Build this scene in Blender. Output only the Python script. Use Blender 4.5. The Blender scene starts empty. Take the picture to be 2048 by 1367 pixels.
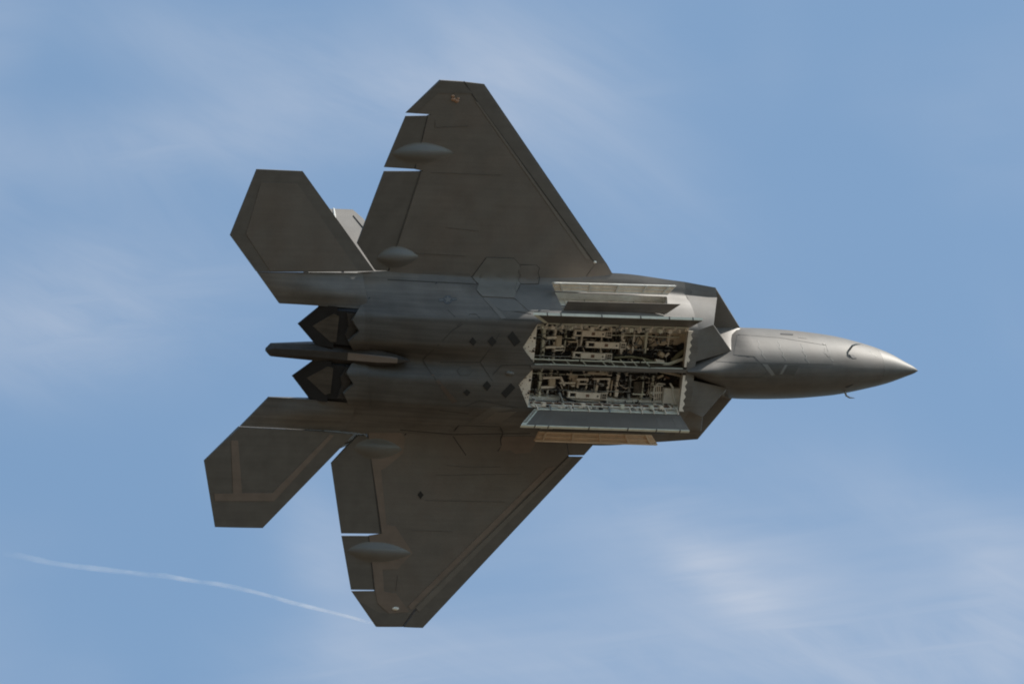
import bpy, bmesh, math, random
from mathutils import Vector, Matrix
C = bpy.context.scene.collection
rnd = random.Random(7)

# ------------------------------------------------------------------ camera
D2R = math.radians
ELEV, DIST, LENS = D2R(35.0), 277.0, 400.0
cam_d = bpy.data.cameras.new("camera"); cam = bpy.data.objects.new("camera", cam_d); C.objects.link(cam)
cam_d.lens = LENS; cam_d.sensor_width = 36.0; cam_d.clip_start = 0.5; cam_d.clip_end = 60000
cam.location = (0, 0, 1.7); cam.rotation_euler = (math.pi/2 + ELEV, 0, 0)
bpy.context.scene.camera = cam
RC = Matrix(((1, 0, 0), (0, -math.sin(ELEV), -math.cos(ELEV)), (0, math.cos(ELEV), -math.sin(ELEV))))   # camera axes (right, up, back) as columns

# attitude of the aircraft seen from the camera (rows: right, up, back; columns: forward, port, up)
R = Matrix(((0.9029333, -0.1122566, -0.4148613), (-0.0295094, -0.9792012, 0.2007340), (-0.4287664, -0.1690071, -0.8874660)))
T = Vector((0.0, -0.383445, -DIST))                       # aircraft origin in camera axes
KPX = LENS/36.0*2048.0
RTr = R.transposed(); OB = RTr @ (-T)                     # camera position in aircraft axes

def at(px, py, z):
    """the point of the aircraft's own plane z that the photograph shows at px, py"""
    d = RTr @ Vector(((px-1024.0)/KPX, -(py-683.5)/KPX, -1.0))
    return OB + d*((z-OB.z)/d.z)

JET_M = Matrix.Translation(cam.location) @ (RC @ R).to_4x4()
JET_M.translation = Vector(cam.location) + RC @ T

# ------------------------------------------------------------------ light
SUN_AZ, SUN_EL = D2R(44.0), D2R(20.0)                      # in aircraft axes: from the nose towards starboard, above the wing plane
sb = Vector((math.cos(SUN_EL)*math.cos(SUN_AZ), -math.cos(SUN_EL)*math.sin(SUN_AZ), math.sin(SUN_EL)))
sw = (RC @ R) @ sb; sw.normalize()
sun_d = bpy.data.lights.new("sun", 'SUN'); sun = bpy.data.objects.new("sun", sun_d); C.objects.link(sun)
sun_d.energy = 4.7; sun_d.angle = D2R(0.53); sun_d.color = (1.0, 0.95, 0.87)
sun.rotation_euler = sw.to_track_quat('Z', 'Y').to_euler()
sun.location = (0, 0, 500)
s_el = math.asin(sw.z); s_rot = math.atan2(sw.x, sw.y)
print("sun world", sw, "elev", math.degrees(s_el), "rot", math.degrees(s_rot))

W = bpy.data.worlds.new("World"); bpy.context.scene.world = W; W.use_nodes = True
nt = W.node_tree; nt.nodes.clear()
def N(t, **k):
    n = nt.nodes.new(t)
    for a, b in k.items(): setattr(n, a, b)
    return n
L = lambda a, b: nt.links.new(a, b)
sky = N('ShaderNodeTexSky', sky_type='NISHITA', sun_disc=False)
sky.sun_elevation = s_el; sky.sun_rotation = s_rot
sky.altitude = 100; sky.air_density = 1.0; sky.dust_density = 1.8; sky.ozone_density = 1.0
geo = N('ShaderNodeTexCoord')
def M2(op, a, b=None, c=None):
    n = N('ShaderNodeMath', operation=op)
    for i, v in enumerate((a, b, c)):
        if v is None: continue
        if isinstance(v, (int, float)): n.inputs[i].default_value = v
        else: L(v, n.inputs[i])
    return n.outputs[0]
def cam_dir(px, py):
    return (RC @ Vector(((px-1024.0)/KPX, -(py-683.5)/KPX, -1.0))).normalized()
# thin cirrus, everywhere in the sky: a fine streaky noise under a broad patchy one
def noise(scale, stretch, rot, detail, rough, off=(0, 0, 0), dist=0.0):
    mp = N('ShaderNodeMapping'); mp.inputs['Rotation'].default_value = rot
    mp.inputs['Scale'].default_value = stretch; mp.inputs['Location'].default_value = off
    L(geo.outputs['Generated'], mp.inputs['Vector'])
    nz = N('ShaderNodeTexNoise'); nz.inputs['Scale'].default_value = scale
    nz.inputs['Detail'].default_value = detail; nz.inputs['Roughness'].default_value = rough
    nz.inputs['Distortion'].default_value = dist
    L(mp.outputs[0], nz.inputs['Vector']); return nz.outputs['Fac']
def ramp(v, a, b):
    n = N('ShaderNodeMapRange', interpolation_type='SMOOTHSTEP')
    n.inputs['From Min'].default_value = a; n.inputs['From Max'].default_value = b
    L(v, n.inputs['Value']); return n.outputs[0]
broad = ramp(noise(26, (1, 1, 1), (0, 0, 0), 3, 0.5, (3.1, 0.4, 1.7), 0.4), 0.38, 0.72)
streak = ramp(noise(34, (0.6, 1.8, 2.6), (0.25, 0.22, -0.3), 4, 0.55, (0.7, 2.2, 0.3), 0.6), 0.36, 0.74)
veil = M2('ADD', M2('MULTIPLY', broad, 0.35), M2('MULTIPLY', M2('MULTIPLY', streak, broad), 0.75))
# a few individual wisps
def wisp(px, py, rx, ry, ang, amt):
    d = cam_dir(px, py)
    e1 = RC @ Vector((math.cos(ang), math.sin(ang), 0)); e2 = RC @ Vector((-math.sin(ang), math.cos(ang), 0))
    s = 0
    tot = None
    for e, r in ((e1, rx), (e2, ry)):
        dp = N('ShaderNodeVectorMath', operation='DOT_PRODUCT'); L(geo.outputs['Generated'], dp.inputs[0])
        dp.inputs[1].default_value = e
        q = M2('MULTIPLY', M2('SUBTRACT', dp.outputs['Value'], d.dot(e)), KPX/r)
        q = M2('MULTIPLY', q, q); tot = q if tot is None else M2('ADD', tot, q)
    dp = N('ShaderNodeVectorMath', operation='DOT_PRODUCT'); L(geo.outputs['Generated'], dp.inputs[0]); dp.inputs[1].default_value = d
    front = M2('GREATER_THAN', dp.outputs['Value'], 0.5)
    return M2('MULTIPLY', M2('MULTIPLY', M2('EXPONENT', M2('MULTIPLY', tot, -1.0)), front), amt)
def streaks(ang, su, sv, off, detail=6, rough=0.62, lo=0.30, hi=0.80):
    """a fibrous noise drawn out along one direction of the sky"""
    e1 = RC @ Vector((math.cos(ang), math.sin(ang), 0)); e2 = RC @ Vector((-math.sin(ang), math.cos(ang), 0))
    cb = N('ShaderNodeCombineXYZ')
    for e, k, c in ((e1, su, 'X'), (e2, sv, 'Y')):
        dp = N('ShaderNodeVectorMath', operation='DOT_PRODUCT'); L(geo.outputs['Generated'], dp.inputs[0]); dp.inputs[1].default_value = e
        L(M2('MULTIPLY', dp.outputs['Value'], k), cb.inputs[c])
    cb.inputs['Z'].default_value = off
    nz = N('ShaderNodeTexNoise'); nz.inputs['Scale'].default_value = 1.0; nz.inputs['Detail'].default_value = detail
    nz.inputs['Roughness'].default_value = rough; nz.inputs['Distortion'].default_value = 0.5
    L(cb.outputs[0], nz.inputs['Vector']); return ramp(nz.outputs['Fac'], lo, hi)
wa = streaks(D2R(7), 18, 150, 3.3, 6, 0.58, .26, .82); wb_ = streaks(D2R(-31), 30, 95, 11.2, 6, 0.6, .12, .84)
wn = M2('MAXIMUM', M2('MULTIPLY', wa, 0.9), wb_)
veil = M2('ADD', veil, M2('MULTIPLY', M2('MULTIPLY', wa, broad), 0.7))
ws = None
WISPS = ((1450, 1165, 170, 50, D2R(-36), 0.34), (1620, 1250, 460, 150, D2R(-30), 0.46), (1990, 1250, 140, 170, 0, 0.50), (1900, 1040, 320, 100, D2R(-22), 0.28),
         (300, 290, 620, 90, D2R(6), 0.34), (200, 560, 420, 150, D2R(8), 0.32), (1000, 110, 260, 140, D2R(-10), 0.40), (560, 130, 420, 90, D2R(-14), 0.30),
         (660, 1150, 80, 220, D2R(22), 0.24), (760, 1330, 280, 90, 0, 0.30), (100, 690, 260, 110, 0, 0.30), (1300, 1330, 260, 100, 0, .26), (1230, 330, 280, 130, D2R(-30), .20))
for w in WISPS:
    o = wisp(*w); ws = o if ws is None else M2('ADD', ws, o)
cloud = N('ShaderNodeClamp'); L(M2('ADD', M2('MULTIPLY', veil, 0.14), M2('MULTIPLY', ws, wn)), cloud.inputs['Value'])
mix = N('ShaderNodeMix', data_type='RGBA')
L(cloud.outputs[0], mix.inputs['Factor']); L(sky.outputs[0], mix.inputs['A'])
SKY_S = 0.13
mix.inputs['B'].default_value = (4.05, 3.85, 4.55, 1)        # sunlit thin cloud, in the sky's own units
bg = N('ShaderNodeBackground'); bg.inputs['Strength'].default_value = SKY_S
wb = N('ShaderNodeMix', data_type='RGBA', blend_type='MULTIPLY'); wb.inputs['Factor'].default_value = 1.0
L(mix.outputs['Result'], wb.inputs['A']); wb.inputs['B'].default_value = (0.885, 1.0, 0.96, 1)      # camera white balance
L(wb.outputs['Result'], bg.inputs['Color'])
out = N('ShaderNodeOutputWorld'); L(bg.outputs[0], out.inputs['Surface'])

sc = bpy.context.scene
sc.view_settings.view_transform = 'Standard'; sc.view_settings.look = 'None'
sc.view_settings.exposure = 0.40; sc.view_settings.gamma = 1.0; sc.view_settings.use_curve_mapping = False
sc.cycles.max_bounces = 8; sc.cycles.volume_bounces = 1
sc.cycles.pixel_filter_type = 'BLACKMAN_HARRIS'; sc.cycles.filter_width = 1.9

# ------------------------------------------------------------------ materials
def mat(name, col, rough=0.55, metal=0.0, var=0.12, scale=2.0, streak=0.0, spec=0.35, tint=None, bump=0.0, fine=0.0, grime=None):
    m = bpy.data.materials.new(name); m.use_nodes = True
    t = m.node_tree; b = t.nodes['Principled BSDF']
    b.inputs['Roughness'].default_value = rough; b.inputs['Metallic'].default_value = metal
    b.inputs['Specular IOR Level'].default_value = spec
    co = t.nodes.new('ShaderNodeTexCoord')
    def nz(sc_, st, det):
        mp = t.nodes.new('ShaderNodeMapping'); mp.inputs['Scale'].default_value = st
        t.links.new(co.outputs['Object'], mp.inputs[0])
        n = t.nodes.new('ShaderNodeTexNoise'); n.inputs['Scale'].default_value = sc_; n.inputs['Detail'].default_value = det
        t.links.new(mp.outputs[0], n.inputs['Vector']); return n.outputs['Fac']
    def rng(v, lo, hi, a=0.3, bb=0.7):
        r = t.nodes.new('ShaderNodeMapRange'); t.links.new(v, r.inputs[0])
        r.inputs[1].default_value = a; r.inputs[2].default_value = bb; r.inputs[3].default_value = lo; r.inputs[4].default_value = hi
        return r.outputs[0]
    f = rng(nz(scale, (1, 1, 1), 5), 1-var, 1+var)
    def mul(a, c):
        n = t.nodes.new('ShaderNodeMath'); n.operation = 'MULTIPLY'; t.links.new(a, n.inputs[0]); t.links.new(c, n.inputs[1]); return n.outputs[0]
    if streak: f = mul(f, rng(nz(3.0, (0.12, 4.0, 1.0), 6), 1-streak, 1+0.4*streak, 0.35, 0.65))
    if fine: f = mul(f, rng(nz(28, (1, 1, 1), 3), 1-fine, 1+fine))
    base = t.nodes.new('ShaderNodeMix'); base.data_type = 'RGBA'
    base.inputs['A'].default_value = (*col, 1); base.inputs['B'].default_value = (*(tint or col), 1)
    t.links.new(rng(nz(1.1, (1, 1, 1), 3), 0, 1, 0.42, 0.62), base.inputs['Factor'])
    if grime:                                              # soot and oil settled along the engines, fading forward
        sx = t.nodes.new('ShaderNodeSeparateXYZ'); t.links.new(co.outputs['Object'], sx.inputs[0])
        ad = t.nodes.new('ShaderNodeMath'); ad.operation = 'MULTIPLY_ADD'; t.links.new(nz(0.9, (.5, 1.6, 1), 4), ad.inputs[0]); ad.inputs[1].default_value = 5.0; t.links.new(sx.outputs['X'], ad.inputs[2])
        ay = t.nodes.new('ShaderNodeMath'); ay.operation = 'ABSOLUTE'; t.links.new(sx.outputs['Y'], ay.inputs[0])
        ky = rng(ay.outputs[0], 0, 1, 1.0, 1.6); fx = rng(ad.outputs[0], 0, 1, 1.2, 6.0)  # flanks spared the grime, their paler tone also standing for light from above
        mxn = t.nodes.new('ShaderNodeMath'); mxn.operation = 'MAXIMUM'; t.links.new(ky, mxn.inputs[0]); t.links.new(fx, mxn.inputs[1])
        f = mul(f, rng(mxn.outputs[0], grime, 1.0, 0.0, 1.0))
    v = t.nodes.new('ShaderNodeVectorMath'); v.operation = 'SCALE'
    t.links.new(base.outputs['Result'], v.inputs[0]); t.links.new(f, v.inputs['Scale'])
    t.links.new(v.outputs[0], b.inputs['Base Color'])
    if bump:
        bp = t.nodes.new('ShaderNodeBump'); bp.inputs['Strength'].default_value = bump; bp.inputs['Distance'].default_value = 0.02
        t.links.new(nz(5, (1, 1, 1), 4), bp.inputs['Height']); t.links.new(bp.outputs[0], b.inputs['Normal'])
    return m
PAINT = mat("grey_paint", (0.160, 0.144, 0.127), 0.50, 0.0, 0.09, 1.7, 0.05, 0.36, (0.161, 0.139, 0.120), 0.06, 0.05)
BELLY = mat("belly_paint", (0.156, 0.144, 0.130), 0.52, 0.0, 0.17, 1.5, 0.20, 0.36, (0.152, 0.135, 0.118), 0.06, 0.05, 0.60)
NOSE = mat("nose_paint", (0.122, 0.114, 0.104), 0.58, 0.0, 0.10, 3.0, 0.12, 0.35, (0.123, 0.110, 0.097), 0.06, 0.05)
COWL = mat("cowl_paint", (0.152, 0.142, 0.129), 0.6, 0.0, 0.10, 3.0, 0.05, 0.3, (0.150, 0.134, 0.118), 0.06, 0.05)
RADOME = mat("radome_paint", (0.124, 0.119, 0.109), 0.54, 0.0, 0.08, 3.0, 0.06, 0.35, (0.123, 0.114, 0.102), 0.06, 0.05)
FAIRP = mat("fairing_paint", (0.150, 0.142, 0.130), 0.36, 0.0, 0.06, 3.0, 0.04, 0.5)
HINGE = mat("hinge_sealant", (0.070, 0.067, 0.061), 0.6, 0, 0.1)
EDGE = mat("edge_coating", (0.136, 0.125, 0.112), 0.5, 0.0, 0.10, 3.0, 0.05, 0.35)
BROWN = mat("primer_coating", (0.206, 0.164, 0.136), 0.5, 0.0, 0.10, 3.0, 0.05, 0.35)
STRIPE = mat("stripe_coating", (0.176, 0.158, 0.138), 0.5, 0.0, 0.08, 3.0, 0.05, 0.35)
PANEL = mat("panel_paint", (0.165, 0.154, 0.136), 0.5, 0.0, 0.08, 3.0, 0.05, 0.35)
PANELB = mat("blue_grey_paint", (0.125, 0.120, 0.112), 0.5, 0.0, 0.08, 3.0, 0.05, 0.35)
FSEAM = mat("faint_sealant", (0.108, 0.098, 0.088), 0.6, 0, 0.15)
NSEAM = mat("nose_sealant", (0.085, 0.081, 0.075), 0.6, 0, 0.1)
SEAM = mat("sealant", (0.062, 0.057, 0.051), 0.7, 0, 0.1)
LSEAM = mat("pale_sealant", (0.195, 0.186, 0.17), 0.6, 0, 0.1)
VENT = mat("window_and_shade_dark", (0.022, 0.022, 0.022), 0.5, 0, 0.1)
INSG = mat("insignia_grey", (0.088, 0.092, 0.10), 0.6, 0, 0.1)
INSL = mat("insignia_light", (0.155, 0.152, 0.145), 0.6, 0, 0.1)
HOT = mat("heat_stained_metal", (0.022, 0.022, 0.024), 0.5, 0.3, 0.2, 3)
HOTTAN = mat("nozzle_tan", (0.082, 0.067, 0.053), 0.55, 0.0, 0.2, 3, 0.2)
HOTBR = mat("nozzle_brown", (0.050, 0.043, 0.038), 0.55, 0.0, 0.2, 3, 0.2)
WHITE = mat("bay_white", (0.72, 0.71, 0.66), 0.5, 0, 0.08, 6, 0.0, 0.3, (0.66, 0.62, 0.55), 0, 0.08)
CREAM = mat("bay_cream", (0.88, 0.81, 0.715), 0.5, 0, 0.10, 6, 0.0, 0.3, (0.82, 0.73, 0.62), 0, 0.08)
TAN = mat("bay_tan", (0.58, 0.49, 0.37), 0.55, 0, 0.14, 6, 0.0, 0.3, (0.60, 0.50, 0.39), 0, 0.12)
GREENW = mat("bay_pale_green", (0.74, 0.74, 0.63), 0.5, 0, 0.1, 6)
SHDOOR = mat("shaded_door_paint", (0.84, 0.62, 0.43), 0.55, 0, 0.10, 6, 0.0, 0.3, (0.80, 0.58, 0.40), 0, 0.05)  # port upper side door: its shade and warm bounce put into the colour
SHRIB = mat("shaded_rib_paint", (0.88, 0.70, 0.52), 0.55, 0, 0.08, 6)  # ribs of that door, in the same shaded tone
STAIN = mat("stained_primer", (0.100, 0.074, 0.058), 0.5, 0, 0.12, 4)
PANELD = mat("stained_panel", (0.086, 0.080, 0.072), 0.5, 0, 0.10, 4)
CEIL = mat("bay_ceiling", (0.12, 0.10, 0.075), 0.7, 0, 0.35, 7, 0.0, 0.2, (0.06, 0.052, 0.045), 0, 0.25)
BLACK = mat("black_rubber", (0.018, 0.018, 0.020), 0.6, 0, 0.2, 8)
OLIVE = mat("olive_hose", (0.22, 0.21, 0.135), 0.6, 0, 0.15, 8)
STEEL = mat("grey_steel", (0.32, 0.33, 0.33), 0.4, 0.4, 0.1, 8)
RED = mat("red_fitting", (0.30, 0.07, 0.05), 0.5, 0, 0.1, 8)
MARK = mat("brown_marking", (0.20, 0.12, 0.085), 0.6, 0, 0.1, 8)
LENSW = mat("white_lens", (0.85, 0.83, 0.76), 0.15, 0, 0.02)
LENSR = mat("amber_lens", (0.42, 0.24, 0.15), 0.25, 0, 0.3, 30)
GLASS = mat("canopy_glass", (0.10, 0.085, 0.05), 0.08, 0.6, 0.02)
GROUND = mat("dry_grass_ground", (0.080, 0.066, 0.050), 0.9, 0, 0.25, 0.02, 0, 0.1, (0.072, 0.060, 0.042))

# ------------------------------------------------------------------ builders
class MB:
    def __init__(s): s.v = []; s.f = []; s.m = []
    def V(s, p): s.v.append(tuple(p)); return len(s.v)-1
    def face(s, pts, mi=0):
        s.f.append([s.V(p) for p in pts]); s.m.append(mi)
    def idx(s, ids, mi=0): s.f.append(list(ids)); s.m.append(mi)
    def hexa(s, b, t, mi=0):
        """ring b (bottom) to ring t (top), closed"""
        n = len(b); B = [s.V(p) for p in b]; Tt = [s.V(p) for p in t]
        s.idx(B[::-1], mi); s.idx(Tt, mi)
        for i in range(n): s.idx((B[i], B[(i+1) % n], Tt[(i+1) % n], Tt[i]), mi)
    def box(s, c, sz, mi=0, rot=0.0):
        cx, cy, cz = c; x, y, z = sz[0]/2, sz[1]/2, sz[2]/2; cr, sr = math.cos(rot), math.sin(rot)
        q = [(-x, -y), (x, -y), (x, y), (-x, y)]
        q = [(cx+a*cr-b*sr, cy+a*sr+b*cr) for a, b in q]
        s.hexa([(a, b, cz-z) for a, b in q], [(a, b, cz+z) for a, b in q], mi)
    def plate(s, poly, z0, z1, mi=0):
        s.hexa([(p[0], p[1], z0) for p in poly], [(p[0], p[1], z1) for p in poly], mi)
    def tube(s, path, r, n=7, mi=0, r1=None):
        path = [Vector(p) for p in path]; rings = []
        for i, p in enumerate(path):
            d = (path[min(i+1, len(path)-1)]-path[max(i-1, 0)]).normalized()
            a = d.orthogonal().normalized() if i == 0 else (rings_a - d*rings_a.dot(d)).normalized()
            rings_a = a; b = d.cross(a)
            rr = r[i] if isinstance(r, (list, tuple)) else r
            rings.append([s.V(p+a*rr*math.cos(k*2*math.pi/n)+b*rr*math.sin(k*2*math.pi/n)) for k in range(n)])
        for A, B in zip(rings, rings[1:]):
            for k in range(n): s.idx((A[k], A[(k+1) % n], B[(k+1) % n], B[k]), mi)
        s.idx(rings[0][::-1], mi); s.idx(rings[-1], mi)
    def loft(s, rings, mi=0, caps=True, closed=True):
        I = [[s.V(p) for p in r] for r in rings]; n = len(I[0])
        for A, B in zip(I, I[1:]):
            for k in range(n if closed else n-1): s.idx((A[k], A[(k+1) % n], B[(k+1) % n], B[k]), mi)
        if caps: s.idx(I[0][::-1], mi); s.idx(I[-1], mi)
    def build(s, name, mats, parent=None, angle=30, fix=True, kind=None, label=None):
        me = bpy.data.meshes.new(name); me.from_pydata(s.v, [], s.f)
        if not isinstance(mats, (list, tuple)): mats = [mats]
        for m in mats: me.materials.append(m)
        me.polygons.foreach_set('material_index', s.m)
        if fix:
            bm = bmesh.new(); bm.from_mesh(me); bmesh.ops.recalc_face_normals(bm, faces=bm.faces); bm.to_mesh(me); bm.free()
        if angle is not None:
            me.polygons.foreach_set('use_smooth', [True]*len(me.polygons)); me.set_sharp_from_angle(angle=D2R(angle))
        me.update()
        o = bpy.data.objects.new(name, me); C.objects.link(o)
        if parent is not None: o.parent = parent
        if kind: o['kind'] = kind
        if label: o['label'] = label
        return o

def lerp(a, b, t): return tuple(p+(q-p)*t for p, q in zip(a, b))
def interp(tab, x):
    """rows (x, v0, v1, ...) sorted by x; smooth (cubic) interpolation"""
    if x <= tab[0][0]: return list(tab[0][1:])
    if x >= tab[-1][0]: return list(tab[-1][1:])
    for i in range(len(tab)-1):
        if tab[i][0] <= x <= tab[i+1][0]: break
    x0, x1 = tab[i][0], tab[i+1][0]; h = x1-x0; t = (x-x0)/h; res = []
    def sl(j, k):
        if j <= 0: return (tab[1][k]-tab[0][k])/(tab[1][0]-tab[0][0])
        if j >= len(tab)-1: return (tab[-1][k]-tab[-2][k])/(tab[-1][0]-tab[-2][0])
        a = (tab[j][k]-tab[j-1][k])/(tab[j][0]-tab[j-1][0]); b = (tab[j+1][k]-tab[j][k])/(tab[j+1][0]-tab[j][0])
        return 0 if a*b <= 0 else 2*a*b/(a+b)
    for k in range(1, len(tab[0])):
        a, b = tab[i][k], tab[i+1][k]; m0, m1 = sl(i, k)*h, sl(i+1, k)*h
        res.append(a*(2*t**3-3*t*t+1)+m0*(t**3-2*t*t+t)+b*(-2*t**3+3*t*t)+m1*(t**3-t*t))
    return res

# ------------------------------------------------------------------ shapes as functions (aircraft axes, metres)
# fuselage underside: heights at these shares of the half width, and the half width
ETA = (0.0, 0.233, 0.505, 0.628, 0.767, 0.853, 0.93, 1.0)
BODY = ((-4.32, -.34, -.64, -.56, -.34, -.12, .00, .05, .10, 1.96),
        (-3.50, -.50, -.83, -.76, -.50, -.22, -.04, .05, .12, 2.02),
        (-2.30, -.76, -.99, -.92, -.66, -.34, -.10, .05, .15, 2.08),
        (-1.00, -.92, -1.02, -.95, -.73, -.38, -.06, .07, .16, 2.12),
        (0.00, -1.03, -1.01, -.95, -.74, -.39, -.02, .07, .17, 2.15),
        (2.60, -1.06, -1.02, -.95, -.74, -.39, -.02, .07, .17, 2.15),
        (4.25, -1.05, -1.01, -.92, -.70, -.36, -.02, .065, .155, 2.02),
        (4.60, -.92, -.97, -.90, -.69, -.34, -.01, .07, .15, 1.99))
_cache = {}
def body_row(x):
    k = round(x, 3)
    if k not in _cache: _cache[k] = interp(BODY, k)
    return _cache[k]
def body_z(x, y):
    r = body_row(x); e = abs(y)/r[8]
    if e >= 1: return r[7]
    return interp([(a, b) for a, b in zip((-ETA[1],)+ETA, [r[1]]+r[:8])], e)[0]
def wing_mid(y): return 0.17-0.043*(abs(y)-2.15)
def wing_thk(x, y):
    a = abs(y); le = 2.52-(a-2.15)*0.908; te = -4.56+(a-2.7)*0.304; te = min(te, le-0.8)
    c = min(1, max(0, (le-x)/(le-te)))
    return 0.025+(0.22-0.034*(a-2.15))*max(0.0, math.sin(math.pi*c**0.8))**0.85
def wing_z(x, y): return wing_mid(y)-wing_thk(x, y)/2
def low_z(x, y):
    r = body_row(x); b = body_z(x, y) if abs(y) < r[8] else 9.0
    w = wing_z(x, y) if abs(y) > 1.75 else 9.0
    return min(b, w)
NOSET = ((4.25, .05, -.80, .30, .55), (4.60, .22, -.35, .79, .58), (4.95, .40, 0.02, 1.16, .62), (5.50, .64, .22, 1.26, .75), (6.12, .868, .26, 1.255, .79), (6.60, .872, .29, 1.245, .80), (7.50, .85, .33, 1.20, .78), (8.75, .75, .36, 1.03, .62),
         (9.70, .572, .36, .80, .42), (10.35, .395, .28, .53, .25), (10.84, .178, .13, .235, .10), (11.05, .075, .05, .09, .04), (11.137, .004, .005, .006, .004))
NP = 1.9
def nose_z(x, y):
    w, zc, d, u = interp(NOSET, x)
    e = abs(y)/w
    if e >= 1 or x > 11.13: return zc+(0.5*(e-1) if e >= 1 else 0)
    return zc-d*(1-e**NP)**(1/NP)
# intake cowl: rear ring and raked lip (port side)
LIP = dict(UI=(6.22, .87, .22), S=(5.32, 1.90, .06), UO=(5.33, 1.675, -.05), LO=(4.89, 1.15, -.90), LI=(5.60, .46, -.64))
def cowl_rings():
    X = 4.5; r = interp(BODY, X); Y = r[8]; l = LIP; n = 6
    kr = [(X, .24, -.96)]+[(X, e*Y, body_z(X, e*Y)) for e in (ETA[2], ETA[5], ETA[7])]+[(X, .75, .33)]
    kl = [l['LI'], l['LO'], l['UO'], l['S'], l['UI']]
    rear, lip = [], []
    for i in range(4):
        for k in range(n):
            t = k/n; y = kr[i][1]+(kr[i+1][1]-kr[i][1])*t
            rear.append(lerp(kr[i], kr[i+1], t) if i == 3 else (X, y, body_z(X, y))); lip.append(lerp(kl[i], kl[i+1], t))
    rear.append(kr[4]); lip.append(kl[4])
    return rear, lip
def cowl_z(x, y):
    """underside of the cowl, only for marks on its flat bottom"""
    a = abs(y); x0 = 4.5
    t = min(1, max(0, (x-x0)/0.7))
    zr = body_z(4.5, a); zl = -.64-.26*min(1, max(0, (a-.46)/.69))
    return zr+(zl-zr)*t*0.72

def ray_to(px, py, zf, lo=-1.7, hi=0.6, n=46):
    """first point of the underside zf(x, y) on the line of sight through the photograph's px, py"""
    a = at(px, py, lo); fa = a.z-zf(a.x, a.y)
    for i in range(1, n+1):
        z = lo+(hi-lo)*i/n; b = at(px, py, z); fb = b.z-zf(b.x, b.y)
        if fa < 0 <= fb:
            z0, z1 = a.z, b.z
            for _ in range(14):
                zm = (z0+z1)/2; p = at(px, py, zm)
                if p.z-zf(p.x, p.y) < 0: z0 = zm
                else: z1 = zm
            return at(px, py, (z0+z1)/2)
        a, fa = b, fb
    p = at(px, py, 0.1); return p
def normal_at(zf, p, h=0.03):
    gx = (zf(p.x+h, p.y)-zf(p.x-h, p.y))/(2*h); gy = (zf(p.x, p.y+h)-zf(p.x, p.y-h))/(2*h)
    gx = max(-2.5, min(2.5, gx)); gy = max(-2.5, min(2.5, gy))
    return Vector((gx, gy, -1)).normalized()
def flat_mesh(poly, cuts):
    bm = bmesh.new(); f = bm.faces.new([bm.verts.new((p[0], p[1], 0)) for p in poly])
    f.normal_update(); bmesh.ops.triangulate(bm, faces=[f], ngon_method='EAR_CLIP')
    for _ in range(cuts): bmesh.ops.subdivide_edges(bm, edges=bm.edges[:], cuts=1, use_grid_fill=True)
    bmesh.ops.triangulate(bm, faces=bm.faces[:])
    bm.verts.index_update()
    vs = [(v.co.x, v.co.y) for v in bm.verts]; fs = [[v.index for v in f.verts] for f in bm.faces]
    be = [(e.verts[0].index, e.verts[1].index) for e in bm.edges if e.is_boundary]
    bm.free(); return vs, fs, be
def skin_plate(name, poly, m, parent, zf, off=0.006, sink=0.03, cuts=2, angle=30, label=None):
    """a thin plate lying on the underside zf, standing off by `off`"""
    vs, fs, be = flat_mesh(poly, cuts); b = MB(); n = len(vs); pts = []
    for v in vs:
        p = ray_to(v[0], v[1], zf); q = normal_at(zf, p); pts.append((p, q))
    for p, q in pts: b.V(p+q*off)
    for p, q in pts: b.V(p-q*sink)
    for f in fs: b.idx(f); b.idx([i+n for i in f[::-1]])
    for i, j in be: b.idx((i, j, j+n, i+n))
    return b.build(name, m, parent, angle, label=label)
def skin_line(name, pts, w, m, parent, zf, off=0.004, step=14):
    """a narrow strip of sealant along a line on the underside"""
    dense = []
    for a, c in zip(pts, pts[1:]):
        k = max(1, int(math.hypot(c[0]-a[0], c[1]-a[1])/step))
        dense += [lerp(a, c, i/k) for i in range(k)]
    dense.append(pts[-1]); P = [ray_to(q[0], q[1], zf) for q in dense]; Nn = [normal_at(zf, p) for p in P]
    b = MB(); A = []; Bb = []
    for i, p in enumerate(P):
        d = (P[min(i+1, len(P)-1)]-P[max(i-1, 0)]).normalized(); s = d.cross(Nn[i]).normalized()*(w/2)
        A.append((b.V(p+Nn[i]*off+s), b.V(p+Nn[i]*off-s), b.V(p-Nn[i]*.012-s), b.V(p-Nn[i]*.012+s)))
    for a, c in zip(A, A[1:]):
        for k in range(4): b.idx((a[k], a[(k+1) % 4], c[(k+1) % 4], c[k]))
    b.idx(A[0][::-1]); b.idx(A[-1])
    return b.build(name, m, parent, 40)
def slab(name, poly, mats, parent, mid, thk, cuts=3, angle=25):
    """a wing-like slab with the given plan (x, y), mid surface and thickness"""
    vs, fs, be = flat_mesh(poly, cuts); b = MB(); n = len(vs)
    for x, y in vs: b.V((x, y, mid(x, y)-thk(x, y)/2))
    for x, y in vs: b.V((x, y, mid(x, y)+thk(x, y)/2))
    for f in fs: b.idx(f); b.idx([i+n for i in f[::-1]])
    for i, j in be: b.idx((i, j, j+n, i+n))
    return b.build(name, mats, parent, angle)
def wp(px, py):
    """point of the wing plane seen at px, py"""
    z = 0.1
    for _ in range(4): p = at(px, py, z); z = wing_mid(p.y)
    return (p.x, p.y)
def mirror(pts): return [(p[0], -p[1])+tuple(p[2:]) for p in pts]

# ------------------------------------------------------------------ ground
g = MB(); S = 20000.0
g.face([(-S, -S, 0), (S, -S, 0), (S, S, 0), (-S, S, 0)])
g.build("ground", GROUND, None, None, kind='structure')

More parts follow.
